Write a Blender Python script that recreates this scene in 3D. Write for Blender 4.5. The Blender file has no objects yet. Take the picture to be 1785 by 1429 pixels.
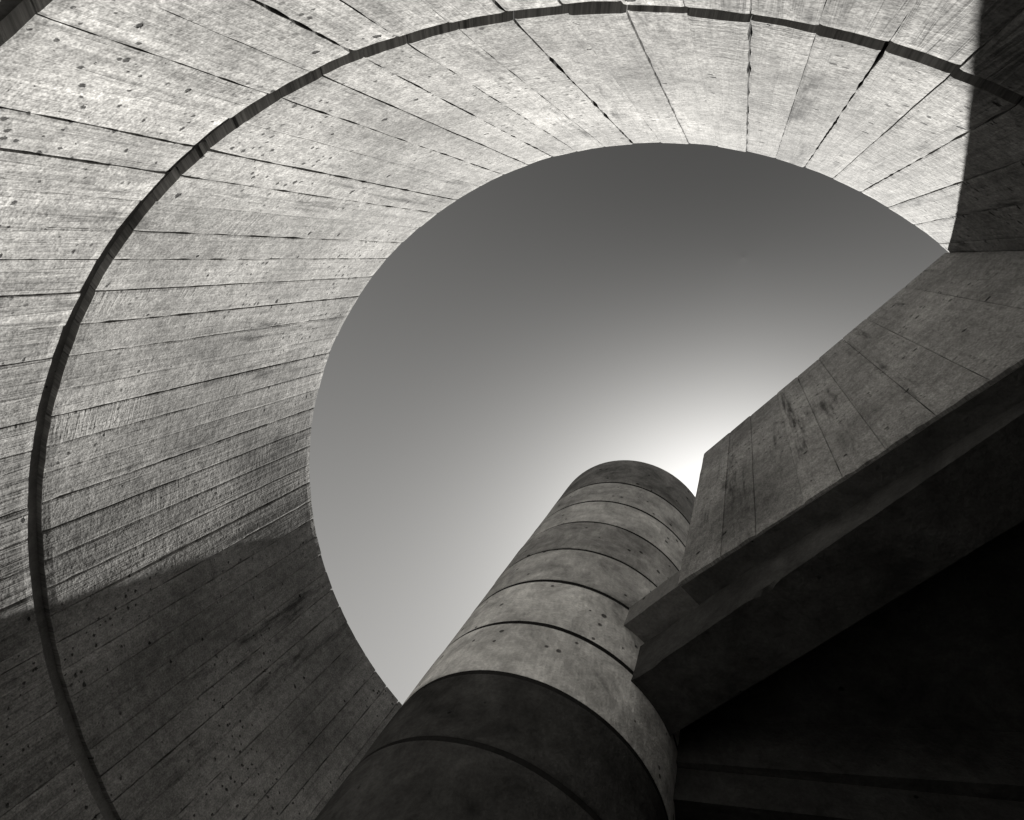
import bpy, math, random
from mathutils import Matrix, Vector, noise
random.seed(7)
rad = math.radians
scene = bpy.context.scene
COL = scene.collection

# ------------------------------------------------------------------ measures
K = 2.4                       # metres from the eye up to the rim of the tower
EYE = 2.17                    # eye above the ground
R = 0.6471 * K                # inner radius of the tower
def H(h): return EYE + h * K  # relative height -> world z
SUN_EL, SUN_AZ = 67.5, 275.5  # plan azimuths are counted as seen by someone looking up

def P(az, r, z):
    a = rad(az)
    return Vector((r * math.cos(a), -r * math.sin(a), z))

# ------------------------------------------------------------------ camera
cd = bpy.data.cameras.new('camera')
cam = bpy.data.objects.new('camera', cd); COL.objects.link(cam)
cd.sensor_width = 36.0
cd.lens = 1075.64 * 36.0 / 1785.0
cd.clip_start = 0.02; cd.clip_end = 2000.0
ax = [(0.93966912, -0.08203853, -0.33210182), (0.0, 0.97081753, -0.23981934), (0.34208469, 0.22535083, 0.91224726)]
right = Vector((ax[0][0], -ax[1][0], ax[2][0]))
up = Vector((ax[0][1], -ax[1][1], ax[2][1]))
fwd = Vector((ax[0][2], -ax[1][2], ax[2][2]))
m = Matrix((right, up, -fwd)).transposed().to_4x4()
m.translation = Vector((0.16758 * K, -0.48129 * K, EYE))
cam.matrix_world = m
scene.camera = cam

# ------------------------------------------------------------------ sky, sun, exposure
SKY_GAIN = 1.38
world = bpy.data.worlds.new('World'); scene.world = world
world.use_nodes = True
wn = world.node_tree; wn.nodes.clear()
wo = wn.nodes.new('ShaderNodeOutputWorld'); bg = wn.nodes.new('ShaderNodeBackground')
sky = wn.nodes.new('ShaderNodeTexSky'); sky.sky_type = 'NISHITA'; sky.sun_disc = False
sky.sun_elevation = rad(SUN_EL); sky.sun_rotation = rad(SUN_AZ - 270.0)
sky.air_density = 1.0; sky.dust_density = 2.3; sky.ozone_density = 1.0
def wmath(op, a, b):
    x = wn.nodes.new('ShaderNodeMath'); x.operation = op
    for k, q in enumerate((a, b)):
        if hasattr(q, 'links'): wn.links.new(q, x.inputs[k])
        else: x.inputs[k].default_value = q
    return x.outputs[0]
sep = wn.nodes.new('ShaderNodeSeparateColor')          # black and white film behind a red filter
wn.links.new(sky.outputs[0], sep.inputs[0])
lum = wmath('POWER', wmath('MULTIPLY', sep.outputs[0], 0.04), 1.1)
wtc = wn.nodes.new('ShaderNodeTexCoord'); wsx = wn.nodes.new('ShaderNodeSeparateXYZ'); wn.links.new(wtc.outputs['Generated'], wsx.inputs[0])
hz = wn.nodes.new('ShaderNodeMapRange'); hz.interpolation_type = 'LINEAR'   # haze: paler away from the zenith
wn.links.new(wsx.outputs[2], hz.inputs[0])
for k, q in enumerate((1.0, 0.6, 1.0, 6.0)): hz.inputs[k + 1].default_value = q
lum = wmath('MULTIPLY', wmath('MULTIPLY', lum, hz.outputs[0]), SKY_GAIN)
wcc = wn.nodes.new('ShaderNodeCombineColor')
for k, q in enumerate((1.0, 0.985, 0.955)): wn.links.new(wmath('MULTIPLY', lum, q), wcc.inputs[k])
wn.links.new(wcc.outputs[0], bg.inputs[0]); wn.links.new(bg.outputs[0], wo.inputs[0])
bg.inputs[1].default_value = 0.1

sd = bpy.data.lights.new('sun', 'SUN'); sd.energy = 5.0; sd.angle = rad(0.55); sd.color = (1.0, 0.985, 0.95)
sun = bpy.data.objects.new('sun', sd); COL.objects.link(sun)
sdir = P(SUN_AZ, math.cos(rad(SUN_EL)), math.sin(rad(SUN_EL)))
sun.rotation_euler = sdir.to_track_quat('Z', 'Y').to_euler()
sun.location = (0, 0, 40)

vs = scene.view_settings
vs.view_transform = 'Standard'; vs.look = 'None'; vs.gamma = 1.0; vs.use_curve_mapping = False
vs.exposure = 2.45
scene.cycles.max_bounces = 4; scene.cycles.diffuse_bounces = 2

# ------------------------------------------------------------------ helpers
def mesh_obj(name, verts, faces, mat, parent=None, smooth=False):
    me = bpy.data.meshes.new(name); me.from_pydata([tuple(v) for v in verts], [], faces)
    me.validate(); me.materials.append(mat)
    if smooth:
        for p in me.polygons: p.use_smooth = True
    o = bpy.data.objects.new(name, me); COL.objects.link(o)
    if parent: o.parent = parent
    return o
def thing(name, label, cat, group=None):
    o = bpy.data.objects.new(name, None); COL.objects.link(o); o.empty_display_size = 0.2
    o['label'] = label; o['category'] = cat
    if group: o['group'] = group
    return o
def grid_block(front, back):
    """closed block from two equal grids front[i][j], back[i][j]"""
    ni, nj = len(front), len(front[0])
    v = [p for row in front for p in row] + [p for row in back for p in row]
    n = ni * nj; f = []
    ix = lambda i, j: i * nj + j
    for i in range(ni - 1):
        for j in range(nj - 1):
            f.append((ix(i, j), ix(i + 1, j), ix(i + 1, j + 1), ix(i, j + 1)))
            f.append((n + ix(i, j), n + ix(i, j + 1), n + ix(i + 1, j + 1), n + ix(i + 1, j)))
    ring = [ix(i, 0) for i in range(ni)] + [ix(ni - 1, j) for j in range(1, nj)] + [ix(i, nj - 1) for i in range(ni - 2, -1, -1)] + [ix(0, j) for j in range(nj - 2, 0, -1)]
    for a, b in zip(ring, ring[1:] + ring[:1]): f.append((a, n + a, n + b, b))
    return v, f
def revolve(prof, n, jit=0.0, seed=0.0, c=(0, 0), closed=False):
    """prof: list of (r, z)"""
    v = []
    for k, (r, z) in enumerate(prof):
        for i in range(n):
            t = 2 * math.pi * i / n
            q = r
            if jit: q += jit * noise.noise(Vector((math.cos(t) * 3 + seed, math.sin(t) * 3, z * 9 + seed)))
            v.append((c[0] + q * math.cos(t), c[1] + q * math.sin(t), z))
    f = []; L = len(prof)
    for k in range(L if closed else L - 1):
        for i in range(n):
            j = (i + 1) % n; k2 = (k + 1) % L
            f.append((k * n + i, k * n + j, k2 * n + j, k2 * n + i))
    if not closed:
        f.append(tuple(range(n - 1, -1, -1))); f.append(tuple((L - 1) * n + i for i in range(n)))
    return v, f

# ------------------------------------------------------------------ materials
class NT:
    def __init__(s, name, dim='3D'):
        s.dim = dim
        s.m = bpy.data.materials.new(name); s.m.use_nodes = True
        s.t = s.m.node_tree; s.t.nodes.clear()
        s.out = s.t.nodes.new('ShaderNodeOutputMaterial'); s.b = s.t.nodes.new('ShaderNodeBsdfPrincipled')
        s.l(s.b.outputs[0], s.out.inputs[0])
        s.b.inputs['Roughness'].default_value = 1.0
        s.b.inputs['Specular IOR Level'].default_value = 0.02
    def l(s, a, b): s.t.links.new(a, b)
    def n(s, t, **k):
        x = s.t.nodes.new(t)
        for a, b in k.items(): setattr(x, a, b)
        return x
    def put(s, sock, v):
        if hasattr(v, 'links'): s.l(v, sock)
        else: sock.default_value = v
    def math(s, op, a, b=0.0, c=None, clamp=False):
        x = s.n('ShaderNodeMath', operation=op, use_clamp=clamp); s.put(x.inputs[0], a); s.put(x.inputs[1], b)
        if c is not None: s.put(x.inputs[2], c)
        return x.outputs[0]
    def rng(s, v, a, b, c=0.0, d=1.0):
        x = s.n('ShaderNodeMapRange'); x.interpolation_type = 'SMOOTHSTEP'
        for i, q in enumerate((v, a, b, c, d)): s.put(x.inputs[i], q)
        return x.outputs[0]
    def noise(s, vec, scale, detail=4.0, rough=0.55, dist=0.0):
        x = s.n('ShaderNodeTexNoise'); x.noise_dimensions = s.dim
        s.l(vec, x.inputs['Vector']); x.inputs['Scale'].default_value = scale; x.inputs['Detail'].default_value = detail
        x.inputs['Roughness'].default_value = rough; x.inputs['Distortion'].default_value = dist
        return x.outputs[0]
    def voro(s, vec, scale):
        x = s.n('ShaderNodeTexVoronoi'); x.voronoi_dimensions = s.dim
        s.l(vec, x.inputs['Vector']); x.inputs['Scale'].default_value = scale
        return x
    def scale(s, vec, v):
        x = s.n('ShaderNodeVectorMath', operation='MULTIPLY'); s.l(vec, x.inputs[0]); x.inputs[1].default_value = v
        return x.outputs[0]
    def grey(s, v, warm=(1.0, 0.98, 0.945)):
        x = s.n('ShaderNodeCombineColor')
        for i in range(3): s.l(s.math('MULTIPLY', v, warm[i]), x.inputs[i])
        s.l(x.outputs[0], s.b.inputs['Base Color'])
    def bump(s, h, dist, strength=1.0):
        x = s.n('ShaderNodeBump'); x.inputs['Strength'].default_value = strength; x.inputs['Distance'].default_value = dist
        s.l(h, x.inputs['Height']); s.l(x.outputs[0], s.b.inputs['Normal'])

def pits(t, vec, scale, share, size):
    """bug holes: 1 in a pit, 0 elsewhere"""
    v = t.voro(vec, scale)
    r = t.n('ShaderNodeSeparateColor'); t.l(v.outputs['Color'], r.inputs[0])
    rad_ = t.math('MULTIPLY', t.math('MAXIMUM', t.math('SUBTRACT', r.outputs[0], 1.0 - share), 0.0), size / share)
    return t.math('MULTIPLY', t.rng(v.outputs['Distance'], rad_, t.math('MULTIPLY', rad_, 0.6), 0.0, 1.0), t.math('GREATER_THAN', rad_, 0.002))

def board_concrete(name, base, grain=1.0, cyl=True, tone=0.05, saw=1.0, streak=1.0):
    t = NT(name, '2D')
    sx = t.n('ShaderNodeSeparateXYZ'); t.l(t.n('ShaderNodeTexCoord').outputs['Object'], sx.inputs[0])
    u = t.math('MULTIPLY', t.math('ARCTAN2', sx.outputs[1], sx.outputs[0]), R) if cyl else t.math('ADD', sx.outputs[0], t.math('MULTIPLY', sx.outputs[1], -0.9))
    cb = t.n('ShaderNodeCombineXYZ'); t.l(u, cb.inputs[0]); t.l(sx.outputs[2], cb.inputs[1]); vec = cb.outputs[0]
    rnd = t.n('ShaderNodeObjectInfo').outputs['Random']
    ob = t.n('ShaderNodeCombineXYZ'); t.l(t.math('MULTIPLY', rnd, 31.0), ob.inputs[0]); t.l(t.math('MULTIPLY', rnd, 17.0), ob.inputs[1])
    va = t.n('ShaderNodeVectorMath', operation='ADD'); t.l(vec, va.inputs[0]); t.l(ob.outputs[0], va.inputs[1]); bv = va.outputs[0]
    gr = t.noise(t.scale(bv, (48, 2.2, 1)), 1.0, 3, 0.65, 0.5)             # wood grain along the board
    ribs = t.noise(t.scale(bv, (7, 105, 1)), 1.0, 2, 0.6, 0.3)              # saw marks across the board
    fine = t.noise(vec, 150.0, 2, 0.75)
    mott = t.noise(vec, 1.8, 5, 0.66)
    blot = t.noise(vec, 32.0, 3, 0.75)
    mask = t.math('MULTIPLY', t.rng(t.noise(bv, 2.6, 1, 0.5), 0.46, 0.6), t.rng(t.math('FRACT', t.math('MULTIPLY', rnd, 7.31)), 0.5, 0.9))
    ribs = t.math('MULTIPLY', t.math('MULTIPLY', t.math('SUBTRACT', ribs, 0.5), mask), saw)
    wv = t.n('ShaderNodeVectorMath', operation='MULTIPLY_ADD')              # ragged outlines for the bug holes
    fc = t.n('ShaderNodeCombineXYZ'); t.l(blot, fc.inputs[0]); t.l(fine, fc.inputs[1])
    t.l(fc.outputs[0], wv.inputs[0]); wv.inputs[1].default_value = (0.02, 0.008, 0); t.l(vec, wv.inputs[2])
    clus = t.rng(mott, 0.42, 0.6)
    p1 = pits(t, t.scale(wv.outputs[0], (1.0, 1.5, 1)), 9.0, 0.22, 0.10)
    p2 = t.math('MULTIPLY', pits(t, t.scale(wv.outputs[0], (1.0, 1.3, 1)), 42.0, 0.24, 0.36), clus)
    pt = t.math('MAXIMUM', p1, p2)
    v = t.math('MULTIPLY_ADD', t.math('SUBTRACT', rnd, 0.5), 2 * tone, 1.0)
    v = t.math('MULTIPLY', v, t.math('MULTIPLY_ADD', t.math('SUBTRACT', mott, 0.5), 1.8, 1.0))
    v = t.math('MULTIPLY', v, t.math('MULTIPLY_ADD', t.math('SUBTRACT', blot, 0.5), 1.2, 1.0))
    v = t.math('MULTIPLY', v, t.math('MULTIPLY_ADD', t.math('SUBTRACT', gr, 0.5), 0.5 * grain, 1.0))
    v = t.math('MULTIPLY', v, t.math('MULTIPLY_ADD', t.math('SUBTRACT', fine, 0.5), 1.5, 1.0))
    st = t.rng(t.noise(t.scale(vec, (8, 1.1, 1)), 1.0, 5, 0.75, 0.15), 0.56, 0.76, 1.0, 1.0 - 0.45 * streak)   # dark streaks
    v = t.math('MULTIPLY', v, st)
    v = t.math('MULTIPLY', v, t.math('MULTIPLY_ADD', pt, -0.8, 1.0))  # shade inside the bug holes, painted into the colour
    t.grey(t.math('MULTIPLY', v, base))
    h = t.math('ADD', t.math('MULTIPLY', gr, 0.72 * grain), t.math('MULTIPLY', ribs, 0.36))
    h = t.math('ADD', h, t.math('MULTIPLY', blot, 0.48))
    h = t.math('SUBTRACT', h, t.math('MULTIPLY', p1, 0.8))
    t.bump(h, 0.004)
    return t.m

def plain_concrete(name, base, tone=0.1, rough=1.3, stain=0.6, holes=1.8, k=1.0):
    t = NT(name)
    tc = t.n('ShaderNodeTexCoord').outputs['Object']
    rnd = t.n('ShaderNodeObjectInfo').outputs['Random']
    fine = t.noise(tc, 150.0, 4, 0.7); mott = t.noise(tc, 4.0 * k, 4, 0.7, 0.5); blot = t.noise(tc, 17.0 * k, 4, 0.7)
    pt = pits(t, tc, 34.0, 0.10 * holes, 0.3)
    v = t.math('MULTIPLY_ADD', t.math('SUBTRACT', rnd, 0.5), 2 * tone, 1.0)
    v = t.math('MULTIPLY', v, t.math('MULTIPLY_ADD', t.math('SUBTRACT', mott, 0.5), 2 * stain, 1.0))
    v = t.math('MULTIPLY', v, t.math('MULTIPLY_ADD', t.math('SUBTRACT', blot, 0.5), 1.0, 1.0))
    v = t.math('MULTIPLY', v, t.math('MULTIPLY_ADD', t.math('SUBTRACT', fine, 0.5), 0.9, 1.0))
    v = t.math('MULTIPLY', v, t.math('MULTIPLY_ADD', pt, -0.75, 1.0))  # pits darkened in the colour to stand for the shade in them
    t.grey(t.math('MULTIPLY', v, base))
    h = t.math('SUBTRACT', t.math('MULTIPLY', blot, 0.7 * rough), t.math('MULTIPLY', pt, 0.9))
    t.bump(h, 0.004)
    return t.m

M_UP = board_concrete('board_marked_concrete', 0.155, tone=0.09, streak=1.5)
M_LOW = board_concrete('rough_board_marked_concrete', 0.15, grain=2.3, tone=0.08, saw=0.45, streak=1.5)
M_CORE = plain_concrete('dirty_joint_concrete', 0.06)
M_JOINT = plain_concrete('dark_joint_filler', 0.13)
M_BED = plain_concrete('dark_mortar', 0.02)
M_PARA = board_concrete('parapet_concrete', 0.28, grain=0.8, cyl=False, tone=0.14, streak=1.7)
M_EDGE = plain_concrete('landing_edge_concrete', 0.16, stain=0.8, rough=2.0, k=1.5)
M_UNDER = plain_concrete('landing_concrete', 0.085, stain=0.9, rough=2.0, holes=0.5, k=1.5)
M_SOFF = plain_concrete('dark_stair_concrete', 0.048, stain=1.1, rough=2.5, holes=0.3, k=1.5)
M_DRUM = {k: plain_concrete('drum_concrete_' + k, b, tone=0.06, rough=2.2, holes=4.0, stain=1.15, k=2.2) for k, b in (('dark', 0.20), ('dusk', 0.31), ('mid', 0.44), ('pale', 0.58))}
M_DARK_DRUM = plain_concrete('dark_lower_drum_concrete', 0.055, stain=1.2, rough=2.5, k=1.8)  # much darker base colour for the lower drums
M_GROUND = plain_concrete('dry_earth', 0.14, stain=0.5)

# ------------------------------------------------------------------ setting: ground
g = mesh_obj('ground', [(-600, -600, 0), (600, -600, 0), (600, 600, 0), (-600, 600, 0)], [(0, 1, 2, 3)], M_GROUND)
g['kind'] = 'structure'

# ------------------------------------------------------------------ the round tower
TOP = H(1.0)
BT = 0.030                                        # depth of the board joints
tower = thing('stair_tower', 'round board-marked concrete tower wall, open to the sky, half sunlit half in shadow', 'tower')
OUT = R + 0.20
v, f = revolve([(R + BT, 0.0), (OUT, 0.0), (OUT, TOP - 0.004), (R + BT, TOP - 0.004)], 160, closed=True)
mesh_obj('wall_core', v, f, M_CORE, tower, True)

# azimuths of the joints between boards
az = [90.2 - 3.61 * k for k in range(1, 60)][::-1] + [90.2, 94.0, 97.9, 101.4, 105.1, 109.0, 113.0, 117.2, 120.9, 124.6, 128.5, 132.3, 136.4, 140.6, 144.6, 148.9, 152.3, 156.0, 159.4, 163.2, 167.0, 170.6, 174.2, 177.8]
a = az[0]; first = az[0]
while az[-1] + 3.9 < first + 360: az.append(az[-1] + 3.62)
az.append(first + 360)
def joint_gap(i, n):
    rr = random.Random(i * 13 + n)
    return rr.choice([0.0005, 0.0008, 0.0011, 0.0014, 0.0018]) 
strong = {90.2: 0.0020, 94.0: 0.0008, 97.9: 0.0016, 101.4: 0.0022, 117.2: 0.0021, 120.9: 0.0017, 128.5: 0.0020, 140.6: 0.0020, 144.6: 0.0015, 152.3: 0.0016}
def build_boards(z0, z1, mat, name, course, gscale=1.0, nz=50):
    parts = []
    for i in range(len(az) - 1):
        a0, a1 = az[i], az[i + 1]
        r0 = random.Random(course * 1000 + i)
        dep = r0.uniform(-0.0020, 0.0020)
        g0 = strong.get(round(a0, 1), joint_gap(i, course)) * gscale
        g1 = strong.get(round(a1, 1), joint_gap((i + 1) % (len(az) - 1), course)) * gscale
        zt = z1 + r0.uniform(-0.0015, 0.0015)
        fr, bk = [], []
        for j in range(nz):
            z = z0 + (zt - z0) * j / (nz - 1)
            def edge(az_, gap, side):
                am = az_ % 360.0
                k = noise.noise(Vector((am * 1.7, z * 17.0, course * 5.0))) + 0.8 * noise.noise(Vector((am * 1.7 + 50, z * 70.0, course * 5.0)))
                e = gap * max(0.05, 1.0 + 1.7 * k)
                q = noise.noise(Vector((am * 3.1 + 9, z * 16.0, 3.0))) * 0.0012     # the board edge is not straight
                return az_ + math.degrees((q + side * e) / R)
            b0 = edge(a0, g0, 1); b1 = edge(a1, g1, -1)
            rowf, rowb = [], []
            for t in (0.0, 0.06, 0.5, 0.94, 1.0):
                aa = b0 + (b1 - b0) * t
                rr = R + dep + 0.0016 * noise.noise(Vector((aa * 0.5, z * 5.0, course))) + (0.0012 if t in (0.0, 1.0) else 0.0)
                if j in (0, nz - 1): rr += 0.001 + 0.0015 * abs(noise.noise(Vector((aa * 0.9, z, 7.7))))
                zz = z + (0.0025 * noise.noise(Vector((aa * 0.8, 3.3, course + j))) if (j == nz - 1 and course > 0) or (j == 0) else 0.0)
                rowf.append(P(aa, rr, zz)); rowb.append(P(aa, R + BT + 0.004, zz))
            fr.append(rowf); bk.append(rowb)
        cut = r0.randint(nz // 4, 3 * nz // 4) if (course < 2 and r0.random() < 0.22) else None
        if cut:                                   # two boards butted end to end
            eps = Vector((0, 0, 0.0012)); dd = r0.uniform(0.0006, 0.0015)
            parts.append(grid_block(fr[:cut + 1], bk[:cut + 1]))
            push = lambda q: Vector((q.x * (1 + dd / R), q.y * (1 + dd / R), q.z))
            parts.append(grid_block([[push(q) + eps for q in fr[cut]]] + [[push(q) for q in row] for row in fr[cut + 1:]], [[q + eps for q in bk[cut]]] + bk[cut + 1:]))
        else: parts.append(grid_block(fr, bk))
    return parts
GR = 0.017 * K / 2
zj1, zj2 = H(0.4615), H(0.262)
for v, f in build_boards(zj1 + GR, TOP, M_UP, 'board', 0): mesh_obj('board', v, f, M_UP, tower)
for v, f in build_boards(zj2 + GR, zj1 - GR, M_LOW, 'board', 1, 0.9, 24): mesh_obj('board', v, f, M_LOW, tower)
vv, ff = [], []
for v, f in build_boards(0.05, zj2 - GR, M_LOW, 'boards', 2, 0.8, 20):
    o = len(vv); vv += v; ff += [tuple(i + o for i in q) for q in f]
for zj in (zj1, zj2):                             # recessed dark joint between two pours
    v, f = revolve([(R + 0.025, zj - GR - 0.006), (R + BT + 0.003, zj - GR - 0.006), (R + BT + 0.003, zj + GR + 0.006), (R + 0.025, zj + GR + 0.006)], 360, closed=True)
    mesh_obj('pour_joint', v, f, M_JOINT, tower, False)
lo = mesh_obj('lower_boards', vv, ff, M_LOW, tower); lo['kind'] = 'stuff'

# ------------------------------------------------------------------ newel column of stacked drums
CX, CY, CR = 0.01591 * K, 0.0, 0.1365 * K
newel = thing('newel_column', 'thick round concrete newel column of stacked drums in the middle of the tower', 'column')
newel.location = (CX, CY, 0)
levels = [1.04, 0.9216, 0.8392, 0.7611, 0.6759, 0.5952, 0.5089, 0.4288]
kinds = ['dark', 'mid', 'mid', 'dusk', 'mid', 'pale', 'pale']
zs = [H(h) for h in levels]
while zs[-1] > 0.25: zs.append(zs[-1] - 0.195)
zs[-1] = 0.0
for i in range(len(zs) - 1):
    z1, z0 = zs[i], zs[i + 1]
    mt = M_DRUM[kinds[i]] if i < len(kinds) else M_DARK_DRUM
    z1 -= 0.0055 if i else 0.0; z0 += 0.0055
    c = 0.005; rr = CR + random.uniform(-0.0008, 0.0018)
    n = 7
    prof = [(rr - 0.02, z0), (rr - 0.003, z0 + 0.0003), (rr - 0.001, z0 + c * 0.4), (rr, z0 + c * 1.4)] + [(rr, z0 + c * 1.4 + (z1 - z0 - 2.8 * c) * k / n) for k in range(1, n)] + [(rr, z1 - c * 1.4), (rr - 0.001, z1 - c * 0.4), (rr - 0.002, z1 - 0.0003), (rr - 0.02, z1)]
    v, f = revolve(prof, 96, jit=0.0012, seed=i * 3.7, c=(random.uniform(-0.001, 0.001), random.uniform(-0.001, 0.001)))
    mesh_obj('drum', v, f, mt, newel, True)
v, f = revolve([(CR - 0.0022, 0.0), (CR - 0.0022, zs[0] - 0.02)], 96); mesh_obj('mortar_core', v, f, M_BED, newel)

# ------------------------------------------------------------------ radial parapet on the top landing
WA = 47.6                                        # azimuth of the landing edge
er = P(WA, 1, 0); et = P(WA + 90, 1, 0)          # along the wall, out of its visible face
OFF = 0.0176 * K                                # the face passes a little beside the tower's axis
def W(r, d, z):                                  # r along, d behind the face
    q = er * r + et * (OFF - d); return Vector((q.x, q.y, z))
para = thing('parapet_wall', 'straight shaded concrete parapet running from beside the column to the tower wall', 'wall')
ZT = H(1.0)
def ZBr(r): return H(0.556 - 0.10 * (r / R - 0.415))
rj = [0.337, 0.42, 0.483, 0.562, 0.62, 0.68, 0.744, 0.806, 0.90, 0.996]
rj = [x * R for x in rj]
PT = 0.11
fr = [[W(r, 0.006, ZBr(r) - 0.004), W(r, 0.006, ZT - 0.0008)] for r in (rj[0] + 0.004, rj[4], rj[-1] + 0.004)]
bk = [[W(r, PT, ZBr(r) - 0.004), W(r, PT, ZT - 0.0008)] for r in (rj[0] + 0.004, rj[4], rj[-1] + 0.004)]
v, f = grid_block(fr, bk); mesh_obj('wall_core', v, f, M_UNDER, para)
for i in range(len(rj) - 1):
    rr = random.Random(i + 91); dep = rr.uniform(-0.002, 0.0015)
    fr, bk = [], []
    for j in range(18):
        zn = j / 17.0
        g0 = 0.0004 + 0.0020 * abs(noise.noise(Vector((i * 3.0, zn * 10, 1)))); g1 = 0.0004 + 0.0020 * abs(noise.noise(Vector((i * 3.0 + 3.0, zn * 10, 1))))
        if i == 0: g0 = 0.002 * noise.noise(Vector((4.0, zn * 14, 1)))
        a0, a1 = rj[i] + g0, rj[i + 1] - g1
        rowf, rowb = [], []
        for t in (0, 0.06, 0.2, 0.35, 0.5, 0.65, 0.8, 0.94, 1):
            r = a0 + (a1 - a0) * t
            z = ZBr(r) + (ZT - ZBr(r)) * zn + (0.007 * noise.noise(Vector((r * 45, 1, 2.2))) if j == 0 else 0)
            d = dep + (0.0012 if t in (0, 1) else 0) + 0.001 * noise.noise(Vector((r * 4, z * 4, 0)))
            rowf.append(W(r, d, z)); rowb.append(W(r, 0.012, z))
        fr.append(rowf); bk.append(rowb)
    v, f = grid_block(fr, bk); mesh_obj('board', v, f, M_PARA, para)

# ------------------------------------------------------------------ spiral staircase
stair = thing('spiral_staircase', 'dark concrete spiral staircase winding round the column, seen from underneath', 'staircase')
RI, RO = CR - 0.06, R - 0.006      # the treads are built into the column
RISE, STEP, LAND = 0.19, 20.0, 38.0
def rough_block(name, r0, r1, d0, d1, z0, z1, mat, amp=0.005, n=60, chip=0.012):
    def q(r, d, z, e):
        k = noise.noise(Vector((r * 22, d * 22, z * 22))) + 0.5 * noise.noise(Vector((r * 70, d * 60, z * 70)))
        c = chip * max(0.0, noise.noise(Vector((r * 16 + 7, z * 5, d * 5))) - 0.22) * e    # chipped arrises
        return W(r, d + amp * 0.4 * k + c, z + (amp * 0.5 * k + c) * (1 if z == z0 else 0.2))
    zz = [z0, z0 + (z1 - z0) * 0.12, z0 + (z1 - z0) * 0.5, z1]
    rr = [r0 + (r1 - r0) * i / n for i in range(n + 1)]
    fr = [[q(r, d0, z, 3.0 if z == z0 else 0.6) for z in zz] for r in rr]
    bk = [[q(r, d1, z, 0.0) for z in zz] for r in rr]
    v, f = grid_block(fr, bk)
    return mesh_obj(name, v, f, mat, stair)
def wedge(name, a0, a1, z0, z1, ri=RI, ro=RO, mat=M_SOFF, n=8, flat=False):
    fr, bk = [], []
    for i in range(n + 1):
        aa = a0 + (a1 - a0) * i / n
        rf, rb = [], []
        for t in (0, 0.12, 0.35, 0.6, 0.85, 1):
            r = ri + (ro - ri) * t
            w = 0.003 * noise.noise(Vector((aa * 0.3, r * 6, z0 * 3)))
            if flat and i == 0:
                rf.append(W(r, -0.0 + w, z0 + w)); rb.append(W(r, w, z1 + w))
            else:
                rf.append(P(aa, r, z0 + w)); rb.append(P(aa, r, z1 + w))
        fr.append(rf); bk.append(rb)
    v, f = grid_block(fr, bk)
    return mesh_obj(name, v, f, mat, stair)
ztop = H(0.597)
# landing slab: a stub beside the column, flush with the parapet face, and the wedge behind the parapet
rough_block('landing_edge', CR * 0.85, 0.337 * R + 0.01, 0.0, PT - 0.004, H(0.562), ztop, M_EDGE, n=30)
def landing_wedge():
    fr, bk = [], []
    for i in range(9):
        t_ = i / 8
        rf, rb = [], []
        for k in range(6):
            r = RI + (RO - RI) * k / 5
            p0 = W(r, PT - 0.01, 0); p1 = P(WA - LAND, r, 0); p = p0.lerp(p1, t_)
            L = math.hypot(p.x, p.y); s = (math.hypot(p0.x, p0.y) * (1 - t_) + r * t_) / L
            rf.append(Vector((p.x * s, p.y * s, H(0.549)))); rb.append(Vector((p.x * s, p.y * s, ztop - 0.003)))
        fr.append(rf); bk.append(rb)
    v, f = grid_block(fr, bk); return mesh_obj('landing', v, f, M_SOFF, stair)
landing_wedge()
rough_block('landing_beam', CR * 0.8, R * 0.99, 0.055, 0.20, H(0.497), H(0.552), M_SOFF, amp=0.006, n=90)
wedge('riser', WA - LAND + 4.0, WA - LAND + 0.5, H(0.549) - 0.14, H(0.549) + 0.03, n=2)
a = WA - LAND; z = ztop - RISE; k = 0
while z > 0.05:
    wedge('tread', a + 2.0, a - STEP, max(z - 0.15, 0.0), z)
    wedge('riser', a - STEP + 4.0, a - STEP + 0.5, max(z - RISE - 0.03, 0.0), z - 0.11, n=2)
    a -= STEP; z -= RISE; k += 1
